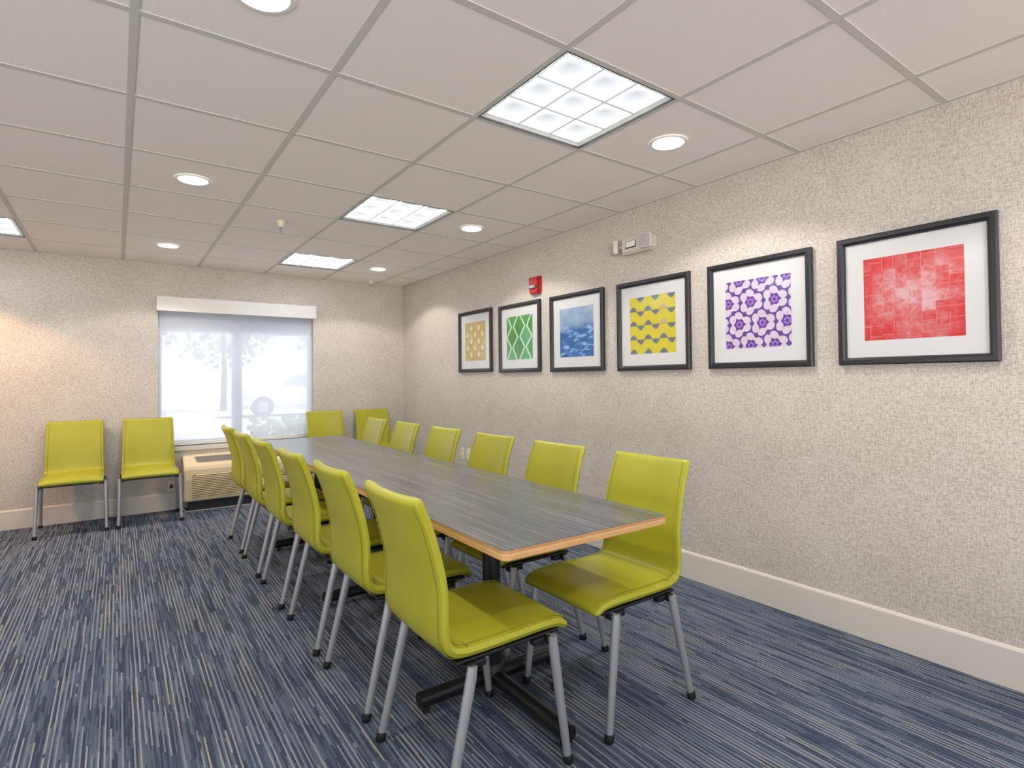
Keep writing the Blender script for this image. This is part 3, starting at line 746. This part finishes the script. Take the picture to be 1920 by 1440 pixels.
def framed(y, z, fn, label):
    r = tag(empty('framed_print', (XW, y, z), -math.pi/2), label, 'picture', 'framed prints along the wall')
    H, I = .2975, .2635
    b = MB(); pr = [(H, -.004), (H, -.024), (H-.006, -.030), (I+.012, -.030), (I+.004, -.024), (I, -.016), (I, -.004)]
    for k in range(4):
        c, s = math.cos(k*math.pi/2), math.sin(k*math.pi/2); V = []
        for e in (-1, 1):
            for d, dep in pr: px, pz = e*d, -d; V.append((px*c-pz*s, dep, px*s+pz*c))
        n = len(pr); b.add(V, [(i, i+1, n+i+1, n+i) for i in range(n-1)] + [(n-1, 0, n, 2*n-1)])
    b.build('frame', M['frame'], r)
    MB().box((-I-.001, -.010, -I-.001), (I+.001, -.004, I+.001)).build('mat_board', M['mat'], r)
    a, mats = fn(); p = a.mb.build('print', mats, r); p.location.y = -.0106
    MB().box((-I, -.0150, -I), (I, -.0135, I)).build('glass', pg, r)
    return r
zc = 1.563
framed(.950, zc, art_red, 'black-framed red watercolour tile print, largest in view and nearest the camera')
framed(1.666, zc-.002, art_purple, 'black-framed purple print of lilac lobed shapes and stars')
framed(2.388, zc-.002, art_yellow, 'black-framed yellow print with slate half-hexagons')
framed(3.115, zc+.004, art_blue, 'black-framed blue and white sea-like print')
framed(3.840, zc+.010, art_green, 'black-framed green print with pale zigzag diamonds, below the fire alarm')
framed(4.560, zc+.022, art_gold, 'black-framed gold print of pale petals, farthest from the camera')

# ------------------------------------------------------------------ outdoors beyond the shade
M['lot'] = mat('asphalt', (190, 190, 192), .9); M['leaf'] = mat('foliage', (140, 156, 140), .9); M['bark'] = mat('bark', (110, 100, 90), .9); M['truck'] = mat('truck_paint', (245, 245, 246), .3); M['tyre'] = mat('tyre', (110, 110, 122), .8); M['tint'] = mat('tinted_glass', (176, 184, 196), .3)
struct(mobj('ground', [(-30, YB+TH, -.15), (40, YB+TH, -.15), (40, 60, -.15), (-30, 60, -.15)], [(0, 1, 2, 3)], M['lot']))
T = tag(empty('pickup_truck', (6.55, 24.0, -.15)), 'white pickup truck parked outside, faint through the window shade', 'truck')
b = MB(); b.prism([(-2.9, .45), (-2.95, .85), (-2.8, 1.05), (-1.5, 1.15), (-1.0, 1.62), (-.1, 1.82), (1.0, 1.80), (1.2, 1.25), (2.9, 1.22), (2.95, .45)], 'y', -.95, .95)
b.build('body', M['truck'], T)
b = MB(); b.prism([(-1.35, 1.18), (-.95, 1.58), (-.15, 1.74), (-.15, 1.18)], 'y', -.96, -.95); b.prism([(-.05, 1.18), (-.05, 1.74), (.85, 1.72), (1.0, 1.18)], 'y', -.96, -.95); b.build('side_window', M['tint'], T)
for wx in (-1.95, 1.85):
    MB().tube([(wx, -.99, .40), (wx, -.72, .40)], .40, 28).build('wheel', M['tyre'], T, True)
    MB().tube([(wx, -1.0, .40), (wx, -.98, .40)], .22, 20).build('hubcap', M['silver'], T, True)
def tree(x, y, h, r, label, seed):
    rr = random.Random(seed); t = tag(empty('tree', (x, y, -.15)), label, 'tree', 'trees outside the window')
    MB().tube([(0, 0, 0), (.05, 0, h*.3), (0, .05, h*.62)], [.16, .12, .07], 10).build('trunk', M['bark'], t, True)
    b = MB()
    for k in range(700):
        a, e, q = rr.uniform(0, 6.283), rr.uniform(-1, 1), rr.uniform(.25, 1)**.5
        c = Vector((math.cos(a)*math.sqrt(1-e*e)*r*q, math.sin(a)*math.sqrt(1-e*e)*r*q, h*.66+e*r*.85*q)); s = rr.uniform(.08, .2)
        d1 = Vector((rr.uniform(-1, 1), rr.uniform(-1, 1), rr.uniform(-1, 1))).normalized()*s; d2 = d1.cross(Vector((rr.uniform(-1, 1), rr.uniform(-1, 1), rr.uniform(-1, 1)))).normalized()*s
        b.add([c-d1, c+d2, c+d1, c-d2], [(0, 1, 2, 3)])
    b.build('foliage', M['leaf'], t)
tree(4.2, 30.0, 6.4, 2.7, 'leafy tree outside behind the truck hood, faint through the shade', 1)
tree(10.6, 32.0, 7.0, 2.9, 'leafy tree outside behind the truck bed, faint through the right pane', 2)
hb = MB(); rr = random.Random(9)
for k in range(260):
    c = Vector((rr.uniform(2.4, 3.9), 13.2+rr.uniform(-.25, .25), rr.uniform(-.12, .42))); s = rr.uniform(.04, .1)
    d1 = Vector((rr.uniform(-1, 1), rr.uniform(-1, 1), rr.uniform(-1, 1))).normalized()*s; d2 = d1.cross(Vector((.3, 1, .2))).normalized()*s
    hb.add([c-d1, c+d2, c+d1, c-d2], [(0, 1, 2, 3)])
tag(hb.build('hedge', M['leaf']), 'low leafy hedge outside in front of the truck, faint through the shade', 'hedge')
